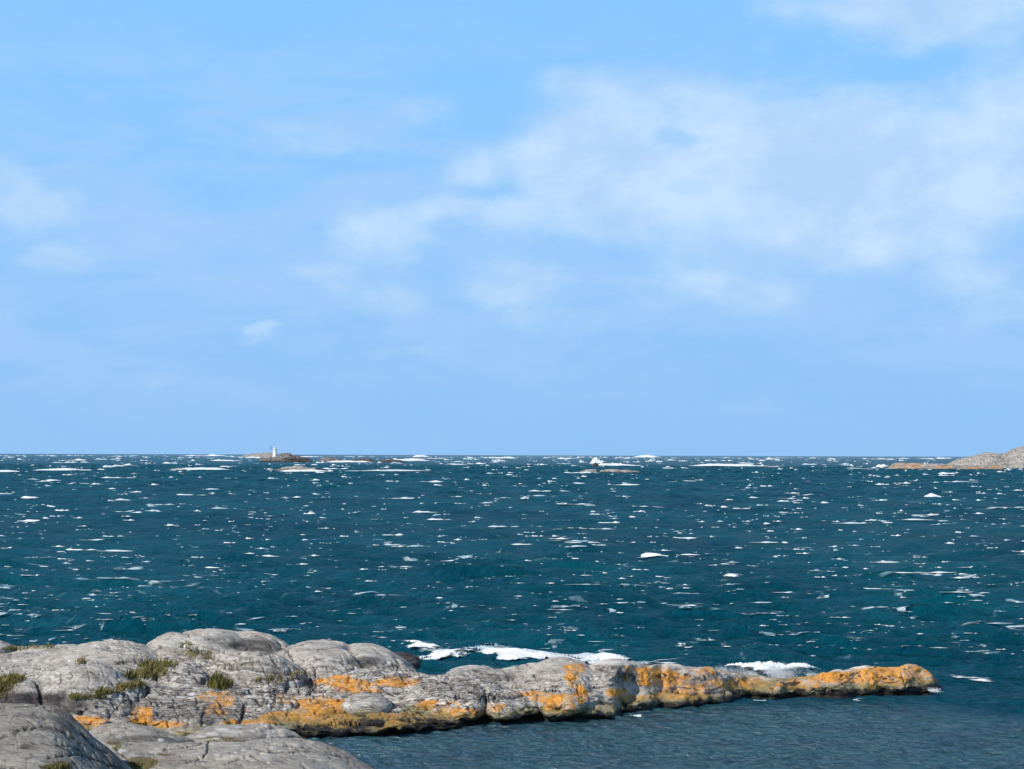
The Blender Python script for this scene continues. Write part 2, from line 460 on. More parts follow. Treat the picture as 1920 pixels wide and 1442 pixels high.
def build_sea():
    rows = [40.0]
    while rows[-1] < 4200:
        d = rows[-1]
        rows.append(d + min(max(0.10, d * d / 28640 * 0.85), 1.15 if d < 1300 else 1.15 + (d - 1300) * 0.006))
    R = np.array(rows)
    A = np.radians(np.arange(-21.0, 21.0001, 0.062))
    RR, AA = np.meshgrid(R, A, indexing='ij')
    X, Y = RR * np.sin(AA), RR * np.cos(AA)
    sp = np.maximum(np.gradient(R)[:, None] * 1.0, RR * math.radians(0.062))
    shel = shelter_mask(X, Y)
    edge = sstep(40, 43, RR) * sstep(4150, 3000, RR) * sstep(math.radians(21), math.radians(20), np.abs(AA))
    line = np.interp(X, [-20, 16, 30], [66, 67, 40])
    gain = (1 - 0.86 * shel) * edge * (1 + 0.7 * sstep(150, 900, RR)) * (0.4 + 0.6 * sstep(0, 14, Y - line))
    dx, dy, dz = np.zeros_like(X), np.zeros_like(X), np.zeros_like(X)
    for lam, cx, cy, amp, ph in WAVES:
        wgt = np.clip(lam / (2.2 * sp) - 0.6, 0, 1) * gain
        k = 2 * math.pi / lam
        p = k * (cx * X + cy * Y) + ph
        s, c = np.sin(p), np.cos(p)
        dz += wgt * amp * c
        q = 0.85 * amp * wgt
        dx -= q * cx * s
        dy -= q * cy * s
    for i in range(26):                                     # short chop, resolved only near the shore
        lam = RNG.uniform(0.32, 0.85)
        th = math.radians(-100 + RNG.normal() * 45)
        k = 2 * math.pi / lam
        cx, cy, amp, ph = math.cos(th), math.sin(th), 0.0062 * lam ** 0.8, RNG.uniform(0, 6.283)
        n_ = sp.shape[0]
        rr = int(np.searchsorted(R, 130))
        wgt = (np.clip(lam / (2.0 * sp[:rr]) - 0.6, 0, 1) * edge[:rr]) * (1 + 0.7 * shel[:rr])
        p = k * (cx * X[:rr] + cy * Y[:rr]) + ph
        dz[:rr] += wgt * amp * np.cos(p)
        dx[:rr] -= wgt * amp * 0.7 * cx * np.sin(p)
        dy[:rr] -= wgt * amp * 0.7 * cy * np.sin(p)
    gust = 1 + 0.35 * fbm(X / 30, Y / 45, octv=3, seed=5)
    V = np.stack([X + dx, Y + dy, dz * gust], -1)
    n, mcol = X.shape
    verts = [V.reshape(-1, 3)]
    quads = [grid_quads(n, mcol)[:, ::-1]]
    off = n * mcol
    sh = [shel.ravel()]
    # the rest of the sea, calm sheets out to the horizon and round behind
    def sector(a0, a1, rr, na):
        nonlocal off
        aa = np.radians(np.linspace(a0, a1, na))
        r_, a_ = np.meshgrid(np.array(rr), aa, indexing='ij')
        vv = np.stack([r_ * np.sin(a_), r_ * np.cos(a_), np.zeros_like(r_)], -1)
        verts.append(vv.reshape(-1, 3))
        quads.append(grid_quads(len(rr), na, off)[:, ::-1])
        sh.append(np.where(r_ < 50, 1.0, 0.0).ravel())
        off += vv.shape[0] * vv.shape[1]
    sector(21, 339, [0.5, 20, 40, 100, 400, 1500, 4200.0, 15000, 90000], 80)
    sector(-21, 21, [0.5, 20, 40.0], 24)
    sector(-21, 21, [R[-1], 9000, 20000, 90000], 24)
    Vall = np.concatenate(verts)
    sh = np.concatenate(sh)
    # thin wash of foam trapped against the lee side of the rocks
    fo = np.zeros(len(Vall))
    o = make_mesh('sea', Vall, np.concatenate(quads), MAT_WATER, {'shelter': sh, 'foam': fo})
    tag(o, 'wind-whipped dark teal sea with small waves out to the horizon', 'sea', kind='structure')
    return V, R, A
SEA, SEA_R, SEA_A = build_sea()

def sea_at(X, Y):
    r, a = math.hypot(X, Y), math.atan2(X, Y)
    i = int(np.clip(np.searchsorted(SEA_R, r), 0, len(SEA_R) - 1))
    j = int(np.clip(round((a - SEA_A[0]) / (SEA_A[1] - SEA_A[0])), 0, len(SEA_A) - 1))
    return SEA[i, j]

# ------------------------------------------------------------------ rocks
def rock_detail(X, Y, Z, rough, amp=1.0, sc=1.0, seed=0):
    """relief of weathered gneiss: lumps, ledges along the layers, joints"""
    x, y, z = X / sc, Y / sc, Z / sc
    wx = fbm(x * 0.7, y * 0.7, z * 0.7, 3, seed=seed + 11) * 0.5
    lump = fbm(x * 0.45, y * 0.6, z * 0.5, 4, 0.42, seed=seed) * 0.20
    lay = fbm(x * 0.7 + wx, (y + wx) * 2.2 + 0.25 * x, z * 3.0, 5, 0.55, seed + 3)
    ledge = np.abs(lay) ** 0.8 * np.sign(lay) * 0.17
    rid = 1 - np.abs(fbm(x * 0.9 + wx, y * 2.4 + 0.4 * x + wx, z * 1.5, 3, seed=seed + 21))
    joint = -sstep(0.90, 0.99, rid) * 0.17
    rid2 = 1 - np.abs(fbm(x * 1.7 + y * 0.6 + wx, y * 0.6 - wx, z * 0.5, 3, seed=seed + 31))
    joint2 = -sstep(0.93, 0.995, rid2) * 0.10
    fine = fbm(x * 4, y * 5, z * 6, 4, 0.6, seed + 41) * 0.045
    return amp * sc * (lump + rough * (ledge + joint + joint2 + fine) + (1 - rough) * (0.25 * joint + 0.25 * ledge + 0.15 * fine))

HX = [-900, -300, 0, 100, 200, 300, 400, 500, 600, 700, 780, 850, 900, 950, 1000, 1050, 1090, 1120, 1150, 1180, 1220, 1300, 1360, 1400, 1450, 1500, 1560, 1600, 1640, 1690, 1720, 1745, 1758, 1766]
NEAR = [1405, 1405, 1405, 1404, 1402, 1399, 1396, 1390, 1382, 1378, 1374, 1368, 1361, 1357, 1354, 1353, 1352, 1349, 1345, 1337, 1330, 1327, 1320, 1314, 1312, 1312, 1312, 1310, 1308, 1306, 1303, 1299, 1295, 1291]
CREST = [1225, 1225, 1222, 1219, 1216, 1218, 1224, 1242, 1258, 1262, 1264, 1266, 1266, 1262, 1252, 1247, 1248, 1249, 1247, 1248, 1251, 1256, 1263, 1270, 1278, 1274, 1265, 1259, 1256, 1260, 1258, 1266, 1280, 1292]
DCR = [16, 15, 14, 13.5, 13, 12, 11, 9.5, 8.5, 7.5, 7, 6.5, 6.2, 6, 5.8, 5.5, 5.2, 5, 4.8, 4.6, 4.4, 4.0, 3.6, 2.8, 2.1, 2.1, 2.3, 2.4, 2.5, 2.3, 2.1, 1.8, 1.2, 0.5]
BACK = [6, 6, 6, 5, 5, 5, 5, 5, 4, 3.6, 3, 2.8, 2.8, 2.8, 3, 3, 3, 3, 3, 2.8, 2.6, 2.4, 2, 1.8, 1.5, 1.6, 2, 2, 2, 2, 1.8, 1.4, 1.0, 0.5]
# humps of the headland: pixel column, distance, half width in pixels, half depth in metres, pixel row of the top
HUMPS = [(385, 65.0, 112, 3.0, 1178), (470, 65.5, 90, 2.4, 1186), (330, 64.5, 80, 2.4, 1187), (600, 63.6, 100, 2.6, 1198), (675, 63.8, 100, 2.0, 1209),
         (155, 57.3, 110, 1.7, 1246), (40, 57.0, 80, 1.6, 1275), (345, 59.3, 62, 1.3, 1250), (470, 61.0, 100, 1.5, 1216), (200, 63.5, 150, 2.0, 1205), (-40, 67.5, 90, 2.5, 1198),
         (890, 61.6, 85, 1.3, 1247), (860, 59.0, 120, 1.6, 1268), (700, 60.0, 110, 1.4, 1253), (1050, 61.2, 80, 2.3, 1231), (1155, 61.4, 85, 2.2, 1237), (1245, 62.0, 80, 1.8, 1245), (1320, 62.6, 60, 1.2, 1253), (1390, 62.9, 50, 1.0, 1266),
         (1635, 64.5, 62, 1.6, 1243), (1575, 64.3, 55, 1.3, 1254), (1708, 65.0, 46, 1.5, 1242), (1500, 63.4, 46, 0.9, 1271), (1300, 60.9, 95, 0.8, 1298), (1220, 60.3, 70, 0.8, 1312), (700, 55.8, 120, 0.9, 1346), (620, 56.6, 70, 1.0, 1322),
         (1480, 62.8, 50, 0.5, 1296), (960, 58.6, 70, 0.9, 1312), (1080, 58.8, 60, 0.8, 1310), (500, 57.2, 80, 1.2, 1300), (250, 56.0, 110, 1.2, 1318), (430, 55.6, 90, 1.0, 1330)]

ORANGE = [(640, 1340, 110, 32, 1.0), (720, 1352, 130, 20, 1.0), (600, 1322, 60, 20, .8), (560, 1345, 80, 14, .9), (640, 1278, 60, 12, .95), (655, 1288, 28, 10, .8), (740, 1278, 55, 12, .8), (695, 1285, 18, 16, .8), (665, 1292, 60, 8, .6),
          (155, 1355, 55, 14, 1.0), (265, 1345, 28, 25, .9), (310, 1358, 50, 10, .75), (410, 1312, 60, 20, .5), (405, 1330, 30, 22, .45), (480, 1356, 70, 9, .9), (805, 1322, 25, 14, .9), (850, 1325, 25, 18, .5), (860, 1338, 60, 12, .7),
          (1075, 1252, 26, 14, .85), (1072, 1268, 14, 26, .9), (1088, 1300, 16, 26, .85), (1000, 1300, 60, 8, .65), (1045, 1308, 60, 10, .9), (1050, 1325, 40, 16, .75), (1150, 1300, 14, 10, 1.0), (1165, 1298, 14, 8, .9), (930, 1325, 26, 12, .55),
          (1240, 1272, 80, 20, .72), (1215, 1256, 60, 9, .6), (1300, 1290, 90, 12, .55), (1270, 1305, 75, 9, .95), (1180, 1310, 40, 8, .6), (1330, 1258, 40, 14, .5), (1400, 1280, 80, 14, .66), (1360, 1285, 50, 12, .6), (1455, 1290, 70, 10, .6), (1500, 1281, 60, 12, .62),
          (1560, 1268, 80, 14, .8), (1640, 1265, 60, 24, .95), (1600, 1275, 110, 12, .62), (1685, 1268, 40, 24, .85), (1725, 1262, 40, 24, .62), (1745, 1265, 15, 25, .5), (1640, 1286, 20, 14, .9), (545, 1312, 40, 14, .4)]
DARK = [(470, 1210, 60, 14, .95), (500, 1216, 35, 8, .9), (690, 1240, 34, 12, .85), (740, 1250, 18, 6, .5), (410, 1200, 40, 8, .35), (300, 1330, 140, 26, .35), (400, 1340, 60, 20, .6), (1180, 1262, 45, 22, .5), (860, 1292, 60, 16, .45), (1300, 1280, 30, 14, .55), (1390, 1258, 35, 5, .5),  # dark skin, with shade on the back hump's right flank painted in
        (935, 1268, 40, 8, .5), (140, 1325, 30, 16, .9), (40, 1309, 140, 12, 1.0), (300, 1290, 40, 12, .3)]  # gully behind the big dome: dark rock with its shade painted in
MOSS = [(375, 1225, 45, 10, 0.52), (330, 1228, 40, 8, 0.38), (440, 1245, 90, 10, 0.38), (520, 1270, 60, 10, 0.52), (470, 1282, 50, 6, 0.38), (570, 1262, 30, 8, 0.45), (60, 1215, 60, 6, 0.45), (345, 1207, 20, 5, 0.6), (180, 1300, 60, 8, 0.38), (260, 1285, 40, 10, 0.45), (20, 1290, 40, 12, 0.45), (450, 1305, 80, 6, 0.3), (760, 1268, 60, 6, 0.19), (1100, 1245, 40, 4, 0.26)]
ROUGH = [(330, 1320, 260, 48, 1), (700, 1300, 330, 60, 1), (1000, 1300, 150, 40, .6), (1150, 1262, 60, 20, .8), (1400, 1285, 200, 35, .4), (330, 1260, 120, 40, .8), (250, 1220, 60, 14, .6), (60, 1280, 200, 50, .5), (1600, 1280, 180, 40, .3)]

def zone(PX, PY, zones, wobx, woby, soft=1.25):
    r = np.zeros_like(PX)
    for (cx, cy, rx, ry, s) in zones:
        d = np.sqrt(((PX + wobx - cx) / rx) ** 2 + ((PY + woby - cy) / ry) ** 2)
        r = np.maximum(r, s * sstep(soft, 0.45, d))
    return r

# rounded lobes bulging from the near bank: pixel column, half width in pixels, centre height, half height, bulge in metres
LOBES = [(872, 40, .46, .40, .75), (962, 56, .44, .42, .85), (1054, 50, .46, .44, .85), (1125, 40, .14, .16, .7), (1220, 60, .20, .22, .8), (1290, 62, .22, .24, .95), (1350, 40, .16, .20, .8),
         (1410, 40, .22, .2, .35), (1470, 36, .22, .22, .4), (1530, 40, .26, .26, .55), (1590, 40, .30, .3, .4), (1650, 55, .42, .42, .6), (620, 70, .14, .18, .9), (700, 74, .20, .22, .9), (775, 60, .14, .18, .9), (840, 40, .12, .16, .8), (560, 50, .2, .2, .6), (1715, 40, .40, .45, .3)]
HCRACKS = [([(460, 1326), (452, 1345), (444, 1362)], 3), ([(-40, 1308), (0, 1308), (60, 1312), (120, 1320), (152, 1334)], 7), ([(300, 1272), (328, 1261), (362, 1268), (388, 1286)], 2), ([(430, 1302), (520, 1296), (580, 1301)], 2.2),
           ([(345, 1212), (372, 1219), (400, 1232), (440, 1248), (500, 1258), (545, 1262)], 3), ([(360, 1206), (420, 1222), (480, 1238), (530, 1254)], 1.6), ([(300, 1216), (350, 1228), (400, 1243), (450, 1256)], 1.8), ([(400, 1202), (450, 1216), (505, 1226), (520, 1246)], 1.6),
           ([(620, 1296), (690, 1298), (745, 1290)], 2), ([(800, 1298), (850, 1306), (900, 1309), (960, 1308), (1005, 1298)], 2.6), ([(1084, 1282), (1082, 1296), (1086, 1310)], 1.2), ([(930, 1290), (990, 1288), (1060, 1296)], 1.6),
           ([(1150, 1296), (1165, 1310), (1176, 1326)], 4), ([(1230, 1294), (1300, 1300), (1360, 1298)], 2), ([(1000, 1268), (1040, 1276), (1080, 1272)], 1.4), ([(820, 1282), (880, 1278), (900, 1296)], 1.6), ([(520, 1203), (540, 1222), (552, 1240)], 1.6),
           ([(590, 1338), (650, 1336), (690, 1344)], 2), ([(560, 1362), (640, 1356), (720, 1360)], 2.4), ([(1560, 1290), (1590, 1278), (1640, 1288)], 1.8), ([(1690, 1262), (1694, 1276), (1700, 1292)], 1.6), ([(200, 1330), (280, 1322), (360, 1330), (430, 1322)], 1.8), ([(180, 1346), (260, 1338), (330, 1344)], 1.6)]

def cracks(PX, PY, lines, wx, wy):
    r = np.zeros_like(PX)
    A, B = PX + wx, PY + wy
    for pts, wd in lines:
        wd = wd * 1.5
        for (x0, y0), (x1, y1) in zip(pts[:-1], pts[1:]):
            t = np.clip(((A - x0) * (x1 - x0) + (B - y0) * (y1 - y0)) / ((x1 - x0) ** 2 + (y1 - y0) ** 2), 0, 1)
            d = np.hypot(A - x0 - t * (x1 - x0), (B - y0 - t * (y1 - y0)) * 1.15)
            r = np.maximum(r, sstep(wd, wd * 0.25, d))
    return r

def build_headland():
    px = np.arange(-620, 1775, 2.0)
    n1, ncr = np.interp(px, HX, NEAR), np.interp(px, HX, CREST)
    wig = fbm(px / 45.0, px * 0, octv=2, seed=2) * 4.0
    Yn = np.array([sea_Y(a, b) for a, b in zip(px, n1 + wig)])
    Yc = Yn + np.interp(px, HX, DCR)
    Yf = Yc + np.interp(px, HX, BACK)
    zc = at(px, ncr, Yc)[:, 2]
    s = np.concatenate([np.linspace(-0.12, 0.16, 210), np.linspace(0.14, 1.05, 330)[1:]])
    Y = Yn[:, None] + s[None, :] * (Yf - Yn)[:, None]
    PXg = np.repeat(px[:, None], len(s), 1)
    tx = np.array([(at(p, 1290, 60.0)[0] / 60.0) for p in px])
    X = tx[:, None] * Y
    u = (Y - Yn[:, None]) / (Yc - Yn)[:, None]              # 0 at the near water's edge, 1 on the crest
    v = (Y - Yc[:, None]) / (Yf - Yc)[:, None]
    bank = np.interp(px, [-620, 500, 850, 1000, 1100, 1200, 1500, 1700, 1745, 1766], [0.5, .38, .32, .32, .30, .15, .22, .26, .2, .1])[:, None]
    near_m = (Y - Yn[:, None])
    steep = 1 - np.exp(-np.maximum(near_m, 0) / np.interp(px, [900, 1150], [0.45, 0.75])[:, None])
    base = zc[:, None] * (bank * steep + (1 - bank) * np.clip(u, 0, 1) ** 0.9)
    base = np.where(u > 1, zc[:, None] * np.sqrt(np.clip(1 - np.clip(v, 0, 1) ** 2, 0, 1)) - 0.5 * sstep(0.9, 1.1, v), base)
    base = np.where(near_m < 0, near_m * 1.5, base)
    Z = base
    crev = np.zeros_like(Z)
    for (cx, cyy, hw, hd, py) in HUMPS:
        zt = float(at(cx, py, cyy)[2])
        r2 = ((PXg - cx) / (hw * 1.35)) ** 2 + ((Y - cyy) / (hd * 1.35)) ** 2
        dome = zt * 1.0 - (zt + 0.5) * 0.55 * r2 - 0.35 * np.maximum(r2 - 0.6, 0) ** 2
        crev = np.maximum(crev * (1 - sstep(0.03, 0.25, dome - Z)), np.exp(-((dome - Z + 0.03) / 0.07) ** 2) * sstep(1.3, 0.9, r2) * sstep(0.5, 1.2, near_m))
        Z = smax(Z, np.minimum(dome - 0.01, base + 0.02 + 0.75 * np.maximum(near_m - 0.15, 0)), 0.05)
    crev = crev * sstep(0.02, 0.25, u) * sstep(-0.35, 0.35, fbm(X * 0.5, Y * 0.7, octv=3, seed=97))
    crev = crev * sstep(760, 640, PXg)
    Z = Z - 0.15 * crev
    land = sstep(-0.02, 0.4, near_m)
    P0, Q0 = proj(np.stack([X, Y, Z], -1))
    wobx, woby = fbm(X * 0.9, Y * 1.4, Z * 2, 4, seed=60) * 26, fbm(X * 0.9, Y * 1.4, Z * 2, 4, seed=70) * 9
    rough = np.clip(zone(P0, Q0, ROUGH, wobx, woby, 1.5), 0.12, 1)
    Z = Z + rock_detail(X, Y, Z, rough, 1.0, 1.0, 1) * (0.25 + 0.75 * land) * np.clip(0.35 + Z, 0.3, 1.0)
    bankm = sstep(-0.3, 0.1, near_m) * sstep(1.7, 0.5, near_m)
    Y = Y + bankm * (0.55 * fbm(X * 0.9, Z * 1.2, octv=3, seed=90) + 0.30 * np.abs(fbm(X * 1.1, Z * 4.5, octv=4, seed=91)) - 0.12) * np.clip(Z * 2.5 + 0.25, 0.25, 1)
    X = tx[:, None] * Y
    bul = np.zeros_like(Z)
    for (cx, hw, z0, hz, am) in LOBES:
        e = 1 - ((PXg + wobx * .25 - cx) / hw) ** 2 - ((Z - z0) / hz) ** 2
        bul = np.maximum(bul, am * np.sqrt(np.clip(e, 0, 1)))
    bul = bul * np.interp(px, [1080, 1180], [0.9, 0.6])[:, None]
    und = np.interp(px, [1080, 1180], [0.40, 0.20])[:, None] * sstep(0.26, 0.02, Z + 0.10 * fbm(X * 1.3, Y * 0.5, octv=3, seed=95)) * sstep(0.0, 0.6, bul + 0.25)
    Y = Y + bankm * (und - bul)
    X = tx[:, None] * Y
    Z = Z + bankm * 0.16 * fbm(X * 1.6, Y * 2.2, octv=4, seed=93)
    # clefts that cut right down through the near bank
    for (cx, wd, dp) in [(908, 4, .28), (1012, 3.5, .15), (1168, 5, .2), (560, 5, .2)]:
        lean = (Y - Yn[:, None]) * 4.0
        g = np.exp(-(((PXg + wobx * 0.35 - cx - lean * 0.4) / wd) ** 2)) * sstep(2.2, 0.3, near_m)
        Z = Z - g * dp * np.clip(Z, 0, 1)
    P0, Q0 = proj(np.stack([X, Y, Z], -1))
    ck = cracks(P0, Q0, HCRACKS, wobx * .12, woby * .25)
    Z = Z - 0.11 * ck
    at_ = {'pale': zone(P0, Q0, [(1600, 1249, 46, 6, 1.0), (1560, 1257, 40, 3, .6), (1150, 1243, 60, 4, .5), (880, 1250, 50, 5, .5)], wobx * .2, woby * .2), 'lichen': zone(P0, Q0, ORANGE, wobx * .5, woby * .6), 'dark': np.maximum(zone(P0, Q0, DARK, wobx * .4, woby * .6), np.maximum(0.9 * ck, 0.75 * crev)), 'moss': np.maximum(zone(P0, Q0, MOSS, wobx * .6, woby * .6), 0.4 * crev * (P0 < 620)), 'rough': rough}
    V = np.stack([X, Y, Z], -1)
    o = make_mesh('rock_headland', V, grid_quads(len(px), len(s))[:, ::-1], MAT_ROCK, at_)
    tag(o, 'long low grey rocky headland with orange lichen, running out into the sea to the right', 'headland')
    return px, V, P0, Q0
HPX, HV, HP, HQ = build_headland()

def on_rock(px, py, V=None, P=None, Q=None):
    """first visible point of the headland under a pixel"""
    V, P, Q = (HV, HP, HQ) if V is None else (V, P, Q)
    i = int(np.clip(np.argmin(np.abs(P[:, P.shape[1] // 2] - px)), 0, V.shape[0] - 1))
    q = Q[i]
    hit = np.nonzero(q <= py)[0]
    return V[i, hit[0]] if len(hit) else V[i, -1]

def loft_rock(name, label, cat, px0, px1, cols, Yc, front, back, mat, rough_v=0.15, step=2.0, seed=0, base_z=-0.4, p=2.0, zones=None, detail=0.7, group=None, pb=2.0, sc=1.0, nv=150, smooth_px=14):
    """a bare rock from its skyline, with its own depth front and back"""
    px = np.arange(px0, px1 + step, step)
    cy = np.interp(px, [c[0] for c in cols], [c[1] for c in cols])
    if smooth_px:
        kk = np.exp(-0.5 * (np.arange(-3 * smooth_px, 3 * smooth_px + step, step) / smooth_px) ** 2)
        kk /= kk.sum()
        pad = len(kk) // 2
        cy = np.convolve(np.pad(cy, pad, mode='reflect', reflect_type='odd'), kk, 'valid')[:len(px)]
    if callable(Yc):
        yc = Yc(px)
    else:
        yc = np.full_like(px, Yc)
    zc = at(px, cy, yc)[:, 2]
    tx = np.array([at(q, 1300, 60.0)[0] / 60.0 for q in px])
    s = np.concatenate([np.linspace(-1, 0, int(nv * 0.62)), np.linspace(0, 1, nv - int(nv * 0.62))[1:]])
    Y = yc[:, None] + np.where(s < 0, s * front, s * back)[None, :]
    X = tx[:, None] * Y
    pp = np.where(s < 0, p, pb)[None, :]
    prof = (1 - np.abs(s[None, :]) ** pp)
    Z = base_z + (zc[:, None] - base_z) * prof
    rough = np.full_like(Z, rough_v)
    Z = Z + rock_detail(X, Y, Z, rough, detail, sc, seed) * sstep(base_z, base_z + 0.6 * sc, Z)
    P0, Q0 = proj(np.stack([X, Y, Z], -1))
    wx, wy = fbm(X / sc * 0.9, Y / sc * 1.4, octv=4, seed=60) * 26, fbm(X / sc * 0.9, Y / sc * 1.4, octv=4, seed=70) * 9
    z_ = zones or {}
    ck = cracks(P0, Q0, z_.get('crack', []), wx * .15, wy * .3)
    Z = Z - 0.05 * ck * sc
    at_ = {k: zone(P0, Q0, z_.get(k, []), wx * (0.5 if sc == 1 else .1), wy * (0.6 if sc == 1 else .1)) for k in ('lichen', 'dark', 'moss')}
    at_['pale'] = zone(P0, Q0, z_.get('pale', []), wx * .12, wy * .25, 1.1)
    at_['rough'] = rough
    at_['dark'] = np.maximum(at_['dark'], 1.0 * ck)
    V = np.stack([X, Y, Z], -1)
    o = make_mesh(name, V, grid_quads(len(px), len(s))[:, ::-1], mat, at_)
    tag(o, label, cat, group)
    return V, P0, Q0

FG_L = loft_rock('rock_dome', 'big smooth dark grey rock dome in the bottom left corner', 'rock', -420, 330,
    [(-420, 1340), (-200, 1322), (0, 1322), (45, 1318), (90, 1322), (120, 1330), (140, 1348), (160, 1368), (185, 1388), (215, 1412), (240, 1434), (280, 1468), (330, 1520)],
    43.5, 9.0, 2.2, MAT_DOME, 0.2, 1.6, 5, p=1.7, zones={'pale': [(46, 1377, 10, 4, 1), (97, 1384, 6, 2.5, .9), (66, 1355, 4, 2, 1), (30, 1400, 6, 3, .6), (130, 1402, 5, 2, .7), (20, 1340, 5, 2, .6), (75, 1425, 7, 3, .6)], 'crack': [([(-40, 1400), (0, 1384), (30, 1372), (75, 1363), (110, 1370), (150, 1392)], 1.8), ([(90, 1422), (150, 1413), (190, 1428), (235, 1442)], 2), ([(150, 1372), (170, 1396), (200, 1412)], 1.6), ([(20, 1325), (70, 1322), (110, 1336)], 1.2), ([(60, 1395), (120, 1398), (160, 1408)], 1.1)], 'dark': [(120, 1345, 30, 40, .5), (200, 1420, 40, 30, .3)], 'moss': [(110, 1440, 40, 12, .8), (200, 1400, 12, 20, .4)]}, nv=260)
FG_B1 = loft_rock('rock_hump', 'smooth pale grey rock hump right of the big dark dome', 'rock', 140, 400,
    [(140, 1410), (160, 1376), (190, 1360), (220, 1356), (260, 1358), (300, 1366), (340, 1380), (370, 1392), (400, 1410)], 49.0, 3.2, 1.8, MAT_HUMP, 0.22, 1.6, 9, zones={'pale': [(300, 1388, 8, 4, 1), (212, 1371, 4, 2, 1), (222, 1381, 9, 3, .6), (250, 1364, 5, 2, .7), (320, 1382, 5, 2, .6)], 'dark': [(265, 1388, 80, 11, .62), (360, 1394, 50, 6, .8)], 'moss': [(215, 1394, 20, 5, .6)]}, nv=140)  # dark zones paint shade along the foot of the hump
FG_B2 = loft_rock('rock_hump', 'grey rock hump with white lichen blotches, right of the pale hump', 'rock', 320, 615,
    [(320, 1402), (350, 1384), (380, 1368), (410, 1357), (450, 1354), (490, 1356), (530, 1364), (560, 1376), (585, 1393), (615, 1420)], 49.6, 3.0, 1.8, MAT_HUMP, 0.34, 1.6, 12, zones={'pale': [(418, 1368, 16, 4, 1), (398, 1377, 14, 4, .95), (380, 1382, 10, 3, .9), (446, 1363, 8, 3, .9), (440, 1373, 16, 3, .85), (470, 1370, 8, 3, .7), (405, 1386, 12, 2.5, .8), (500, 1374, 8, 3, .6), (355, 1386, 7, 3, .8)], 'dark': [(560, 1386, 46, 10, .7), (440, 1386, 90, 5, .6)], 'moss': [(410, 1386, 50, 3, .7)]}, nv=140)  # dark zones: painted shade low on the hump, above the slab
FG_F = loft_rock('rock_slab', 'broad grey rock slab along the bottom edge, sloping down right into the bay', 'rock', 190, 790,
    [(190, 1420), (210, 1400), (240, 1393), (300, 1394), (345, 1392), (400, 1389), (450, 1384), (500, 1383), (560, 1386), (600, 1396), (640, 1411), (680, 1432), (705, 1446), (740, 1470), (790, 1510)],
    46.6, 6.0, 1.5, MAT_GREY, 0.24, 1.6, 15, p=1.8, zones={'pale': [(228, 1408, 14, 4, .95), (250, 1416, 12, 3.5, .9), (290, 1410, 9, 2.5, .9), (455, 1407, 8, 2.5, 1), (408, 1417, 6, 3, .9), (445, 1398, 6, 2, .7), (520, 1420, 6, 2, .5), (350, 1402, 7, 2, .6), (600, 1425, 6, 2, .5)], 'crack': [([(392, 1391), (389, 1410), (376, 1424), (350, 1430)], 1.8), ([(470, 1404), (510, 1412), (560, 1409)], 1.5), ([(212, 1398), (235, 1420), (258, 1442)], 2.2), ([(430, 1428), (470, 1418), (500, 1432)], 1.3), ([(540, 1398), (590, 1404), (640, 1420)], 1.3), ([(300, 1405), (340, 1402), (380, 1396)], 1.2)], 'moss': [(265, 1432, 34, 14, 1.0), (420, 1389, 60, 3, .8), (215, 1400, 14, 12, .6), (310, 1415, 24, 6, .6)], 'dark': [(225, 1405, 14, 20, .3), (320, 1432, 30, 10, .3)]}, nv=220)

# boulders and lobes along the water's edge of the headland
def boulder(label, cx, top, bot, hw, Y, depth, seed, mat=MAT_ROCK, name='boulder', lich=0.0, dark=0.0, rough=0.5, group='boulders along the near waterline of the headland'):
    zt, zb = float(at(cx, top, Y)[2]), float(at(cx, bot, Y)[2])
    n, m_ = 56, 72
    th = np.linspace(0.02, math.pi - 0.02, n)[:, None]
    ph = np.linspace(0, 2 * math.pi, m_, endpoint=False)[None, :]
    c = np.array([float(at(cx, 1300, Y)[0]), Y, (zt + zb) / 2])
    sx, sy, sz = np.sin(th) * np.cos(ph), np.sin(th) * np.sin(ph), np.cos(th) * np.ones_like(ph)
    def se(t):
        return np.sign(t) * np.abs(t) ** 0.85
    hwm = hw * Y / F
    X, Yy, Z = se(sx) * hwm, se(sy) * depth, se(sz) * (zt - zb) / 2
    k = 1 + 0.22 * fbm(X * 1.4 + seed, Yy * 1.4, Z * 1.6, 4, seed=seed) + 0.06 * fbm(X * 6, Yy * 6 + seed, Z * 8, 3, seed=seed + 9)
    V = np.stack([X * k + c[0], Yy * k + c[1], Z * k + c[2]], -1)
    q = []
    i, j = np.meshgrid(np.arange(n - 1), np.arange(m_), indexing='ij')
    a, b = (i * m_ + j).ravel(), (i * m_ + (j + 1) % m_).ravel()
    q = np.stack([a, a + m_, b + m_, b], 1)
    tri = []
    VV = np.concatenate([V.reshape(-1, 3), V[0].mean(0)[None], V[-1].mean(0)[None]])
    N = n * m_
    j = np.arange(m_)
    tri = np.concatenate([np.stack([np.full(m_, N), j, (j + 1) % m_], 1), np.stack([np.full(m_, N + 1), (n - 1) * m_ + (j + 1) % m_, (n - 1) * m_ + j], 1)])
    o = make_mesh(name, VV, q, mat, {'lichen': np.full(len(VV), lich), 'dark': np.full(len(VV), dark), 'moss': np.zeros(len(VV)), 'rough': np.full(len(VV), rough)}, tris=tri)
    return tag(o, label, 'rock', group)

boulder('small grey boulder tucked in the hollow above the orange slope', 690, 1302, 1352, 46, 57.3, 0.9, 24, lich=.05, group=None)
boulder('dark wet round rock in the surf behind the headland', 742, 1224, 1262, 48, 66.5, 0.9, 28, dark=1.0, name='wet_rock', rough=.2, group=None)
boulder('smooth dark grey rock lump behind the pale dome, before the surf', 690, 1231, 1262, 36, 65.0, 0.9, 29, dark=.6, rough=.1, group=None)

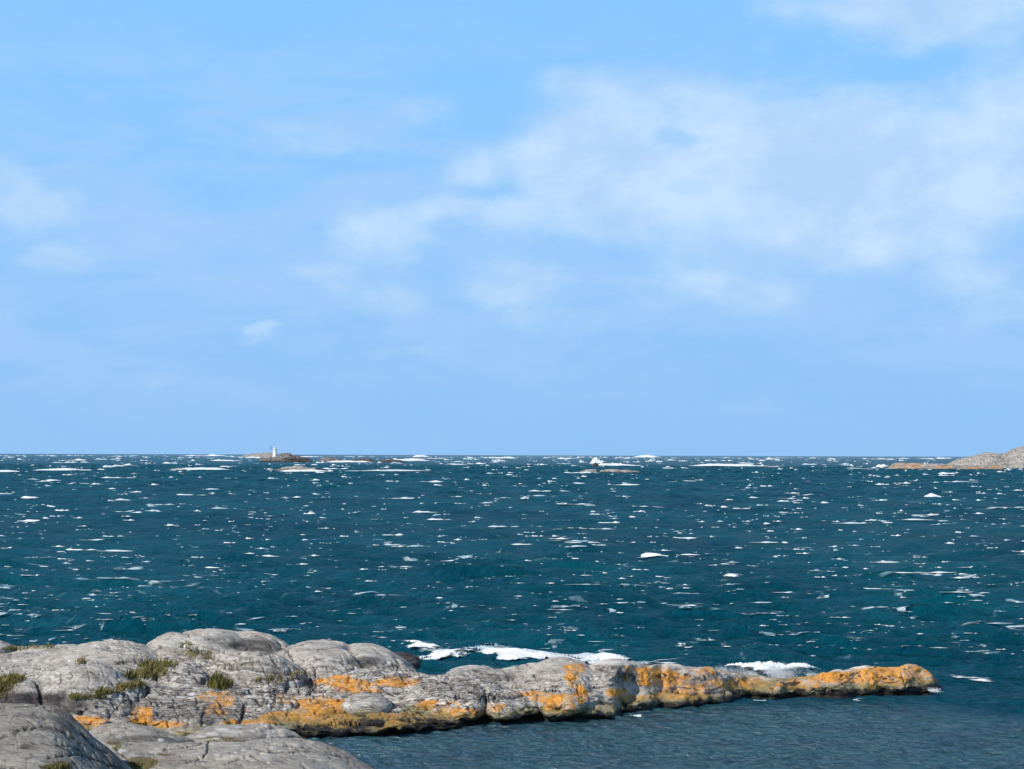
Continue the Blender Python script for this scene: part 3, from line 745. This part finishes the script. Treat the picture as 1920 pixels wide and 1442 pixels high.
# ------------------------------------------------------------------ far skerries and islands
def far_rock(name, label, px0, px1, cols, py_water, depth, seed, zones=None, sc=5.0, step=0.7, detail=1.7, rough=.9, group='rocky skerries far out', mat=None, cat='skerry'):
    Y = sea_Y((px0 + px1) / 2, py_water)
    return loft_rock(name, label, cat, px0, px1, cols, Y + depth, depth, depth, mat or MAT_FAR, rough, step, seed, base_z=-0.6, p=1.5, zones=zones, detail=detail, group=group, sc=sc, nv=60, smooth_px=1.5), Y

(FAR1, Y1) = far_rock('islet', 'dark rocky islet carrying the white lighthouse', 478, 588,
    [(478, 868), (484, 861), (495, 858), (510, 857), (522, 852), (532, 851), (540, 850), (544, 854), (560, 857), (575, 860), (582, 864), (588, 869)], 866.5, 22, 40, zones={'dark': [(555, 863, 34, 6, .85), (500, 865.5, 40, 2.5, .8)]}, cat='islet', mat=MAT_SKERRY)  # dark zones paint in the islet's shaded side and its dark lower band
far_rock('islet', 'low pale rock on the horizon just left of the lighthouse', 448, 524, [(448, 856), (458, 852), (480, 849.5), (500, 848.5), (512, 849), (524, 855)], 857.6, 40, 41, group='rocky skerries far out', detail=.5)
far_rock('skerry', 'brown rock in the surf right of the lighthouse islet', 588, 640, [(588, 869), (600, 861), (612, 857), (622, 859), (632, 861), (640, 868)], 867, 16, 42, mat=MAT_SKERRY)
far_rock('skerry', 'dark low rock farther right of the lighthouse islet, second from it', 640, 704, [(640, 868), (655, 862.5), (672, 861.5), (684, 860), (692, 862), (704, 868)], 867, 16, 43, zones={'dark': [(685, 864, 30, 6, .6)]}, mat=MAT_SKERRY)
far_rock('skerry', 'last low dark rock of the lighthouse row, reaching right into white surf', 702, 770, [(702, 868), (715, 863), (735, 862), (752, 864), (770, 869)], 867, 16, 44, zones={'dark': [(735, 866, 40, 6, .7)]}, mat=MAT_SKERRY)
far_rock('skerry', 'pinkish grey skerry in white surf in front of the lighthouse islet', 478, 594, [(478, 884), (495, 881.5), (515, 880), (530, 876), (548, 874.5), (566, 876), (578, 878), (588, 877), (594, 884)], 884, 9, 45, detail=1.0, sc=2.5)
far_rock('skerry', 'dark low rock awash left of the pinkish skerry', 446, 482, [(446, 884), (456, 879.5), (468, 880), (482, 884)], 883, 8, 46, zones={'dark': [(465, 880, 30, 8, .8)]}, sc=2.5, detail=.4, mat=MAT_SKERRY)
far_rock('skerry', 'left half of the flat split skerry in mid sea', 1074, 1121, [(1074, 888), (1086, 884), (1095, 881), (1110, 880), (1118, 880), (1121, 887)], 887.5, 7, 47, sc=2.0, detail=.5)
far_rock('skerry', 'right half of the flat split skerry in mid sea', 1122, 1216, [(1122, 887), (1124, 882), (1140, 880), (1155, 879.5), (1165, 881), (1180, 881), (1195, 884), (1216, 888)], 887.5, 7, 48, sc=2.0, detail=.5)
far_rock('skerry', 'small dark rock throwing up spray behind the flat split skerry', 1106, 1126, [(1106, 878), (1112, 869), (1116, 867), (1120, 869), (1126, 878)], 876, 6, 49, zones={'dark': [(1116, 872, 20, 10, .9)]}, sc=2.0, detail=.4, mat=MAT_SKERRY)
ISLE_Z = {'lichen': [(1700, 873, 44, 8, .46), (1770, 876, 26, 5, .46), (1830, 878, 30, 4, .5), (1870, 877, 16, 5, .6)]}
far_rock('island_spit', 'low orange-brown spit of rock running left from the right-hand island', 1640, 1890, [(1640, 882), (1665, 877), (1678, 868.5), (1700, 868), (1722, 868), (1735, 869), (1760, 869), (1790, 872), (1830, 874), (1860, 873), (1872, 874), (1890, 881)],
         881, 10, 50, zones=ISLE_Z, sc=3.0, group=None, cat='rock spit', detail=.6)
far_rock('rocky_island', 'grey rocky island rising at the right edge of the sea', 1770, 2060, [(1770, 874), (1800, 862), (1815, 860), (1832, 855), (1850, 850), (1870, 849), (1884, 850), (1895, 846), (1905, 841), (1920, 838), (1960, 834), (2000, 838), (2040, 855), (2060, 874)],
         879, 38, 51, sc=6.0, group=None, cat='island', rough=.55, detail=1.5)

# ------------------------------------------------------------------ lighthouse and spar beacon on the islet
def lathe(name, prof, mat, parent=None, seg=24):
    prof = np.array(prof)
    a = np.linspace(0, 2 * math.pi, seg, endpoint=False)
    V = np.stack([prof[:, 0][:, None] * np.cos(a), prof[:, 0][:, None] * np.sin(a), np.repeat(prof[:, 1][:, None], seg, 1)], -1)
    n = len(prof)
    i, j = np.meshgrid(np.arange(n - 1), np.arange(seg), indexing='ij')
    A_, B_ = (i * seg + j).ravel(), (i * seg + (j + 1) % seg).ravel()
    o = make_mesh(name, V, np.stack([A_, B_, B_ + seg, A_ + seg], 1), mat, parent=parent)
    return o

Yl = Y1 + 20
lb = at(515.5, 855.5, Yl)
lh = empty('lighthouse', lb, 'small white tapering lighthouse tower standing on the dark islet', 'lighthouse')
u_ = Yl / F * 0.99
lathe('tower', [(0.0, -1.5), (4.7 * u_, -1.5), (4.5 * u_, 0), (4.2 * u_, 5 * u_), (3.7 * u_, 10 * u_), (3.2 * u_, 13.0 * u_), (3.5 * u_, 13.2 * u_), (3.5 * u_, 13.8 * u_), (0, 13.8 * u_)], MAT_WHITE, lh)
ln = lathe('lantern', [(1.7 * u_, 13.8 * u_), (1.7 * u_, 16.6 * u_), (2.0 * u_, 16.7 * u_), (0.9 * u_, 18.2 * u_), (0.1 * u_, 18.8 * u_), (0, 18.8 * u_)], MAT_WHITE, lh)
lathe('gallery_rail', [(3.4 * u_, 13.8 * u_), (3.4 * u_, 14.6 * u_), (3.3 * u_, 14.6 * u_), (3.3 * u_, 13.8 * u_)], MAT_WHITE, lh)
sb = at(507.8, 855.0, Yl - 3)
sp_ = empty('spar_beacon', sb, 'thin dark spar beacon with a tapering topmark left of the lighthouse', 'beacon')
lathe('pole', [(0.0, -1.5), (0.16 * u_, -1.5), (0.13 * u_, 18 * u_), (0, 18 * u_)], MAT_BLACK, sp_, 10)
lathe('topmark', [(0.1 * u_, 12.2 * u_), (0.62 * u_, 13 * u_), (0.55 * u_, 16 * u_), (0.4 * u_, 20 * u_), (0, 21 * u_)], MAT_BLACK, sp_, 12)

# ------------------------------------------------------------------ white stone on the ridge
def white_stone():
    c = on_rock(346, 1211)
    prof = [(0.0, -0.05), (0.07, -0.04), (0.075, 0.0), (0.065, 0.05), (0.045, 0.10), (0.02, 0.14), (0.0, 0.155)]
    o = lathe('white_stone', prof, MAT_STONE, None, 9)
    o.location = c
    tag(o, 'small pointed white stone standing on the grey ridge below the highest hump', 'stone')
white_stone()

# ------------------------------------------------------------------ plants in the hollows of the rock
def tuft(name, label, cat, spots, n, hmin, hmax, tint0, tint1, lean=0.35, group='grass tufts in the rock hollows', width=0.012, src=None, flower=0.0, spread=0.10, kind=None):
    V, Q, T, tint = [], [], [], []
    base = None
    patch = np.random.default_rng(n)
    pa = patch.uniform(0, 50)
    for k in range(int(n * 1.0)):
        cx, cy, rx, ry = spots[random.randrange(len(spots))]
        a, r = random.uniform(0, 6.283), math.sqrt(random.random())
        g = on_rock(cx + rx * r * math.cos(a), cy + ry * r * math.sin(a), *(src or ()))
        if base is None:
            base = g.copy()
        clump = 0.5 + 0.5 * math.sin(g[0] * 7 + pa) * math.sin(g[1] * 5 + pa * 2) + 0.25 * math.sin(g[0] * 19 + pa)
        if random.random() > 0.25 + clump:
            continue
        g = g + np.array([random.gauss(0, spread * 0.3), random.gauss(0, spread), -0.03])
        edge = 1 - 0.55 * r * r
        h_ = 0.92 * (hmin + (hmax - hmin) * random.random() ** 2.4) * edge * (0.6 + 0.6 * clump)
        ang = random.uniform(0, 6.283)
        d = np.array([math.cos(ang), math.sin(ang), 0])
        bend = np.array([0.55 + random.gauss(0, 0.5), random.gauss(0, 0.6), 0]) * lean * h_
        wv = np.array([-d[1], d[0], 0]) * width * random.uniform(0.6, 1.5)
        i0 = len(V)
        p0, p1, p2 = g, g + np.array([0, 0, h_ * 0.6]) + bend * 0.4, g + np.array([0, 0, h_]) + bend
        V += [p0 - wv, p0 + wv, p1 - wv * 0.8, p1 + wv * 0.8, p2]
        Q.append((i0, i0 + 1, i0 + 3, i0 + 2))
        T.append((i0 + 2, i0 + 3, i0 + 4))
        tv = 1.0 if random.random() < flower else min(0.95, max(0, tint0 + (tint1 - tint0) * (0.55 * random.random() + 0.45 * (1 - clump)) + 0.18))
        tint += [tv * 0.7, tv * 0.7, tv, tv, min(0.86, tv * 1.5) if tv < 0.9 else tv]
    V = np.array(V) - base
    o = make_mesh(name, V, np.array(Q), MAT_GRASS, {'tint': np.array(tint)}, smooth=False, tris=np.array(T))
    o.location = base
    return tag(o, label, cat, None if kind else group, kind)

tuft('grass_tuft', 'wide tall tuft of straw and green grass in the hollow below the ridge', 'grass', [(285, 1262, 32, 9), (295, 1248, 40, 5), (258, 1268, 22, 6)], 2000, 0.15, 0.48, 0.0, 0.72)
tuft('grass_tuft', 'round dark green grass clump with upright stalks in the middle of the headland', 'grass', [(412, 1286, 24, 7), (408, 1282, 16, 6)], 1500, 0.2, 0.55, 0.0, 0.5, 0.25)
tuft('grass_patch', 'low strip of yellow-green grass under the pale mid dome', 'grass', [(165, 1306, 34, 5), (200, 1298, 30, 4), (150, 1308, 18, 4)], 1500, 0.08, 0.24, 0.15, 0.7, kind='stuff')
tuft('grass_patch', 'small yellowish grass patch right of the pale mid dome above a black hole', 'grass', [(235, 1290, 24, 6), (255, 1284, 18, 5)], 900, 0.08, 0.26, 0.2, 0.75, kind='stuff')
tuft('grass_patch', 'thin sparse straw grass beside the uppermost orange lichen patch', 'grass', [(530, 1268, 36, 8), (560, 1262, 20, 6), (500, 1276, 34, 5)], 700, 0.05, 0.18, 0.25, 0.85, kind='stuff')
tuft('grass_patch', 'brown-green grass band along the skyline at the far left', 'grass', [(60, 1213, 50, 3), (88, 1210, 20, 2), (30, 1217, 30, 2)], 1100, 0.06, 0.22, 0.05, 0.6, kind='stuff')
tuft('grass_patch', 'narrow brown turf strip sloping down from the white stone', 'grass', [(370, 1222, 26, 6), (350, 1212, 14, 3), (390, 1232, 14, 5)], 700, 0.04, 0.14, 0.1, 0.6, kind='stuff')
tuft('heather_bush', 'green and brown heather bush with a pink bloom at the left edge', 'heather', [(10, 1284, 26, 11), (24, 1274, 24, 6), (0, 1296, 18, 8)], 2200, 0.12, 0.36, 0.05, 0.6, 0.5, None, 0.014, flower=0.012)
tuft('heather_bush', 'small reddish brown heather sprig on the pale slope at left', 'heather', [(152, 1240, 6, 4)], 260, 0.1, 0.26, 0.55, 0.85, 0.4, None, 0.01)
tuft('grass_patch', 'short brown grass sprouting at the bottom edge of the big dark dome', 'grass', [(110, 1440, 22, 6)], 420, 0.04, 0.14, 0.1, 0.5, src=FG_L, kind='stuff')
tuft('moss_patch', 'yellow-green moss and grass in the dip of the broad slab at the bottom edge', 'moss', [(265, 1436, 30, 9), (285, 1428, 20, 6)], 1100, 0.03, 0.12, 0.2, 0.6, src=FG_F, kind='stuff')
tuft('moss_patch', 'rusty grass line in the joint between the slab and the blotched hump', 'moss', [(410, 1388, 46, 3)], 500, 0.03, 0.09, 0.45, 0.8, src=FG_F, kind='stuff')

# ------------------------------------------------------------------ foam
def whitecaps():
    V, Q, thin, cover, grain = [], [], [], [], []
    off = 0
    NU = 11
    ux = np.linspace(-1, 1, NU)
    def crest(X, Y, Z, hw, hh, dep, th, cov, dirn, flat=False):
        nonlocal off
        cd, sn = math.cos(dirn), math.sin(dirn)
        ph = random.uniform(0, 99)
        cuts = 0.55 + 0.45 * np.sin(ux * random.uniform(2, 5) + ph) + 0.25 * np.sin(ux * 9 + ph * 2)
        env = np.clip((1 - ux ** 2), 0, 1) ** 0.7 * np.clip(cuts, 0.12, 1.2)
        bow = random.uniform(-0.5, 0.5) * hw * 0.3
        for i, u in enumerate(ux):
            lx, e = u * hw, env[i]
            for (fy, fz, cv) in ((-1.0, -0.25, 0.25), (-0.7, 0.55, 0.8), (-0.1, 1.0, 1.0), (0.45, 0.35, 0.6), (1.0, -0.2, 0.1)):
                ly = fy * dep * (0.3 + 0.7 * e) + bow * u * u
                px_, py_ = X + lx * cd - ly * sn, Y + lx * sn + ly * cd
                z_ = Z
                if flat:
                    z_ = sea_at(px_, py_)[2] + 0.02
                V.append((px_, py_, z_ + hh * (fz * e - 0.05 + 0.15 * (fz > 0) * math.sin(i * 2.1 + ph))))
                thin.append(min(1, th + (0.3 if fz < 0 else 0)))
                cover.append(cov * (0.35 + 0.65 * cv) * (1 - 0.5 * abs(u) ** 3))
                grain.append(max(0.25, hw * 0.9))
        Q.append(grid_quads(NU, 5, off))
        off += NU * 5
    for k in range(6600):
        py = 856.5 + (1225 - 856.5) * random.random() ** 1.75
        d = H * F / (py - 853.4)
        a = random.uniform(-0.35, 0.35)
        best, bz = None, -9
        if d > 3900:
            best = (d * math.sin(a), d * math.cos(a), 0.2)
        else:
            for c in range(5):
                d_ = d * (1 + random.uniform(-0.004, 0.004) * min(10, 400 / d))
                a_ = a + random.uniform(-0.004, 0.004)
                q_ = sea_at(d_ * math.sin(a_), d_ * math.cos(a_))
                if q_[2] > bz:
                    best, bz = q_, q_[2]
        X, Y, Z = best
        if shelter_mask(np.array([X]), np.array([Y - 1.5]))[0] > 0.05 or (Y < 68 and X < 16):
            continue
        d = math.hypot(X, Y)
        if random.random() > 0.58 + 1.0 * float(fbm(np.array([X * 60 / d]), np.array([math.log(d) * 9]), octv=3, seed=77)[0]):
            continue
        kind = random.random()
        if kind < 0.68:                                     # flecks, mostly thin and bluish
            wpx, hpx, th = random.uniform(1.8, 6.5), random.uniform(0.7, 1.5), (random.uniform(0.25, 0.85) if random.random() < 0.78 else 0.0)
        elif kind < 0.93:
            wpx, hpx, th = random.uniform(6, 15), random.uniform(1.2, 2.8), (0.0 if random.random() < 0.6 else random.uniform(0.1, 0.6))
        else:
            wpx, hpx, th = random.uniform(16, 42), random.uniform(1.6, 3.2), (0.0 if random.random() < 0.6 else random.uniform(0.2, 0.6))
        hw = max(0.10, wpx * d / F * (0.75 if d > 700 else 1.0))
        hh = min(2.2, hpx * d / F * max(0.5, min(1.0, d / 180.0)))
        dep = max(0.10, min(1.4, hh * 2.2))
        crest(X, Y, Z, hw, hh, dep, th, random.uniform(0.85, 1.2), random.gauss(0, 0.22))
        if d < 420 and kind > 0.62:                         # spent foam trailing from the crest
            for r in range(random.randint(1, 3)):
                crest(X + random.gauss(0, hw * 1.3), Y + random.uniform(0.3, 2.2), Z, hw * random.uniform(0.7, 2.2), 0.03, random.uniform(0.25, 0.8), random.uniform(0.35, 0.85), random.uniform(0.35, 0.62), random.gauss(0, 0.3), True)
    o = make_mesh('whitecaps', np.array(V), np.concatenate(Q)[:, ::-1], MAT_FOAM, {'thin': np.array(thin), 'cover': np.array(cover), 'grain': np.array(grain)})
    tag(o, 'scattered small white wave crests all over the open sea', 'whitecaps', kind='stuff')
whitecaps()

def surf(label, px0, px1, py, hpx, depth_m, seed, dens=0.0, thin=0.0, sx=None, lift=0.0, taper=0.38, group='lines of breaking surf', rug=0.55):
    """a torn sheet of foam with relief; what dips under the sea stays hidden"""
    Y0 = sea_Y((px0 + px1) / 2, py)
    x0, x1 = (px0 - CX) * Y0 / F, (px1 - CX) * Y0 / F
    hm = hpx * Y0 / F
    nx = int(min(420, max(60, (px1 - px0) * 0.9)))
    ny = 26
    u, v = np.meshgrid(np.linspace(0, 1, nx), np.linspace(-1, 1, ny), indexing='ij')
    X = x0 + (x1 - x0) * u
    L = sx or max(0.8, hm * 4)
    Y = Y0 + v * depth_m + fbm(X / (L * 4), X * 0, octv=3, seed=seed) * depth_m * 0.8
    env = sstep(0, taper, u) * sstep(1, 1 - taper, u)
    nz = fbm(X / (L * 2.2), Y / (L * 0.6), octv=5, gain=0.5, seed=seed + 3) + 0.5 * fbm(X / (L * 4), Y / (L * 4), octv=2, seed=seed + 8)
    prof = np.cos(np.clip(v, -1, 1) * math.pi / 2) ** 0.8
    Z = hm * ((0.35 + rug * nz) * env * prof + 0.04) + lift
    if Y0 < 200:
        swell = np.array([sea_at(a, b)[2] for a, b in zip(X.ravel(), Y.ravel())]).reshape(X.shape)
        Z = Z + swell + 0.03
    else:
        Z = Z + 0.25
    cov = env * (0.15 + 0.95 * prof) * (0.75 + 0.5 * dens) + 0.75 * nz - 0.28 * (1 - env * prof)
    tv = np.clip(thin + 0.25 * fbm(X / (L * .7), Y / (L * 0.35), octv=4, seed=seed + 5) + 0.25 * (1 - prof), 0, 0.9)
    o = make_mesh('breaking_surf', np.stack([X, Y, Z], -1), grid_quads(nx, ny)[:, ::-1], MAT_FOAM, {'thin': tv, 'cover': np.clip(cov, 0, 1), 'grain': np.full(X.size, L * 0.55)})
    return tag(o, label, 'surf', group, kind='stuff')

def spray(label, px, py, Y, wpx, hpx, n, seed, size=0.03, depth=0.6):
    """a burst of droplets and foam flakes"""
    rg = np.random.default_rng(seed)
    c = at(px, py, Y)
    u_ = Y / F
    V, Tt = [], []
    nb = 9
    jets = rg.normal(0, 0.5, nb)
    jh = rg.uniform(0.4, 1.0, nb)
    for k in range(n):
        j = rg.integers(nb)
        t = rg.random() ** 1.6
        x_ = (jets[j] + rg.normal(0, 0.16) * (0.5 + t)) * wpx * u_ * (0.8 + 0.5 * t)
        z_ = t * jh[j] * hpx * u_ * max(0.1, 1 - (jets[j] / 1.3) ** 2)
        y_ = rg.normal(0, depth)
        r_ = size * rg.uniform(0.4, 1.6) * (1.3 - 0.8 * t)
        o_ = c + np.array([x_, y_, z_])
        pts = rg.normal(0, 1, (4, 3)); pts /= np.linalg.norm(pts, axis=1)[:, None]
        i0 = len(V)
        V += list(o_ + pts * r_)
        Tt += [(i0, i0 + 1, i0 + 2), (i0, i0 + 2, i0 + 3), (i0, i0 + 3, i0 + 1), (i0 + 1, i0 + 3, i0 + 2)]
    o = make_mesh('sea_spray', np.array(V), None, MAT_FOAM, {'thin': np.zeros(len(V)), 'cover': np.ones(len(V)), 'grain': np.ones(len(V))}, tris=np.array(Tt))
    return tag(o, label, 'spray', 'bursts of spray', kind='stuff')

surf('white surf band behind the middle of the headland, nearer strand', 730, 1110, 1236, 4, 1.3, 1, dens=.32, sx=0.3, taper=.25)
surf('white surf band behind the middle of the headland, outer strand', 720, 1090, 1226, 3, 0.8, 2, dens=.10, sx=0.3, taper=.25)
surf('white surf running right along the back of the headland', 880, 1230, 1233, 3, 0.8, 31, dens=.22, sx=0.3, taper=.25)
surf('torn foam streaks seaward of the headland surf', 860, 1160, 1209, 0.8, 1.2, 3, dens=-.75, thin=.35, sx=0.45)
surf('thin surf tail behind the right part of the headland', 1120, 1310, 1238, 3, 1.4, 4, dens=-.25, thin=.3, sx=0.45)
surf('wash of thin foam behind the surf band', 690, 1250, 1227, 3, 3.2, 32, dens=-.35, thin=.35, sx=0.6)
surf('bright surf piled against the low neck of the headland', 1300, 1580, 1267, 23, 1.4, 5, dens=.2, sx=0.4, taper=.45, rug=0.75)
surf('foam flecks washing the bay side of the neck', 1405, 1445, 1319, 0.6, 0.25, 33, dens=-.4, thin=.4, sx=0.2)
surf('foam flecks under the orange hump', 1575, 1625, 1315, 1.0, 0.3, 35, dens=-.3, thin=.25, sx=0.2)
surf('foam flecks beside the low pointed rock', 1172, 1212, 1345, 0.6, 0.25, 34, dens=-.4, thin=.4, sx=0.3)
surf('thin surf line right of the headland tip', 1745, 1890, 1273, 2.2, 0.6, 6, dens=.05, sx=0.4)
surf('faint foam wash in the lee of the headland tip', 1755, 1900, 1283, 2.0, 0.8, 7, dens=-.15, thin=.4, sx=0.6)
spray('white spray burst over the low neck of the headland', 1470, 1268, 67.3, 62, 30, 9000, 3, .014)
spray('lower spray at the left of the neck', 1360, 1260, 67.2, 40, 12, 1600, 4, .013)
spray('small splash at the foot of the headland tip', 1752, 1296, 64.2, 14, 8, 300, 5, .02, .2)

surf('foam line at far left below the horizon', -60, 62, 887, 6.0, 8, 10, dens=0.75, sx=8)
surf('foam line at left with a small crest, below the horizon', 40, 178, 884.5, 7.0, 8, 11, dens=0.55, sx=8)
surf('bright surf left of the pinkish skerry', 305, 455, 883.5, 9.0, 9, 12, dens=0.65, sx=8)
surf('surf washing along the front of the pinkish skerry', 500, 640, 886.5, 8.0, 6, 13, dens=0.60, sx=6)
surf('surf line trailing right from the pinkish skerry', 600, 850, 885.5, 6.4, 8, 14, dens=0.45, sx=8, thin=.1)
surf('white line on the horizon left of the lighthouse', 325, 445, 856.5, 6.4, 30, 15, dens=0.75, sx=18)
surf('surf band left of the lighthouse islet', 380, 470, 866, 6.8, 20, 16, dens=0.65, sx=14)
surf('big white breakers at the end of the lighthouse row', 690, 825, 866, 8.0, 18, 17, dens=0.70, sx=12)
surf('small breakers behind the end of the lighthouse row', 765, 812, 858.5, 8.0, 30, 18, dens=0.75, sx=16)
surf('surf between the rocks of the lighthouse row', 578, 720, 868.3, 6.4, 10, 19, dens=0.55, sx=8)
surf('surf on both sides of the small dark spraying rock', 1080, 1240, 875, 8.4, 8, 20, dens=0.55, sx=8)
surf('long white breaker between the split skerry and the island', 1240, 1535, 876.5, 10.0, 9, 21, dens=0.70, sx=9)
surf('white line on the horizon above the split skerry', 1172, 1256, 859.2, 8.0, 30, 22, dens=0.75, sx=18)
surf('thin surf line before the orange spit', 1560, 1690, 880.5, 5.6, 7, 23, dens=0.50, sx=7)
surf('white patch on the horizon right of the lighthouse', 890, 985, 860.5, 6.0, 26, 24, dens=0.60, sx=16)
surf('foam lick under the flat split skerry', 1060, 1120, 889, 4.8, 5, 25, dens=0.55, sx=5)
surf('white horizon crests beside the right-hand island', 1740, 1800, 861.0, 6.0, 24, 26, dens=0.55, sx=14)
surf('plume of white water bursting over the small dark rock', 1100, 1140, 874.6, 24, 3.0, 40, dens=.7, sx=3, taper=.4)
surf('white splash at the tip of the orange spit', 1636, 1668, 880, 20, 2.0, 41, dens=.7, sx=3, taper=.4)
spray('splash on the surf left of the pinkish skerry', 336, 882, sea_Y(336, 884), 10, 7, 400, 8, .3, 2)
surf('lone breaking crest bursting in the open sea at right', 1345, 1395, 1090, 15, 0.5, 36, dens=.3, sx=0.35, taper=.45)
surf('small breaking crest far out at right', 1722, 1775, 937, 14, 1.2, 37, dens=.3, sx=1.2, taper=.45)
surf('long thin breaking crest in mid sea', 1160, 1290, 1050, 7, 0.5, 38, dens=.25, sx=0.7, taper=.4)
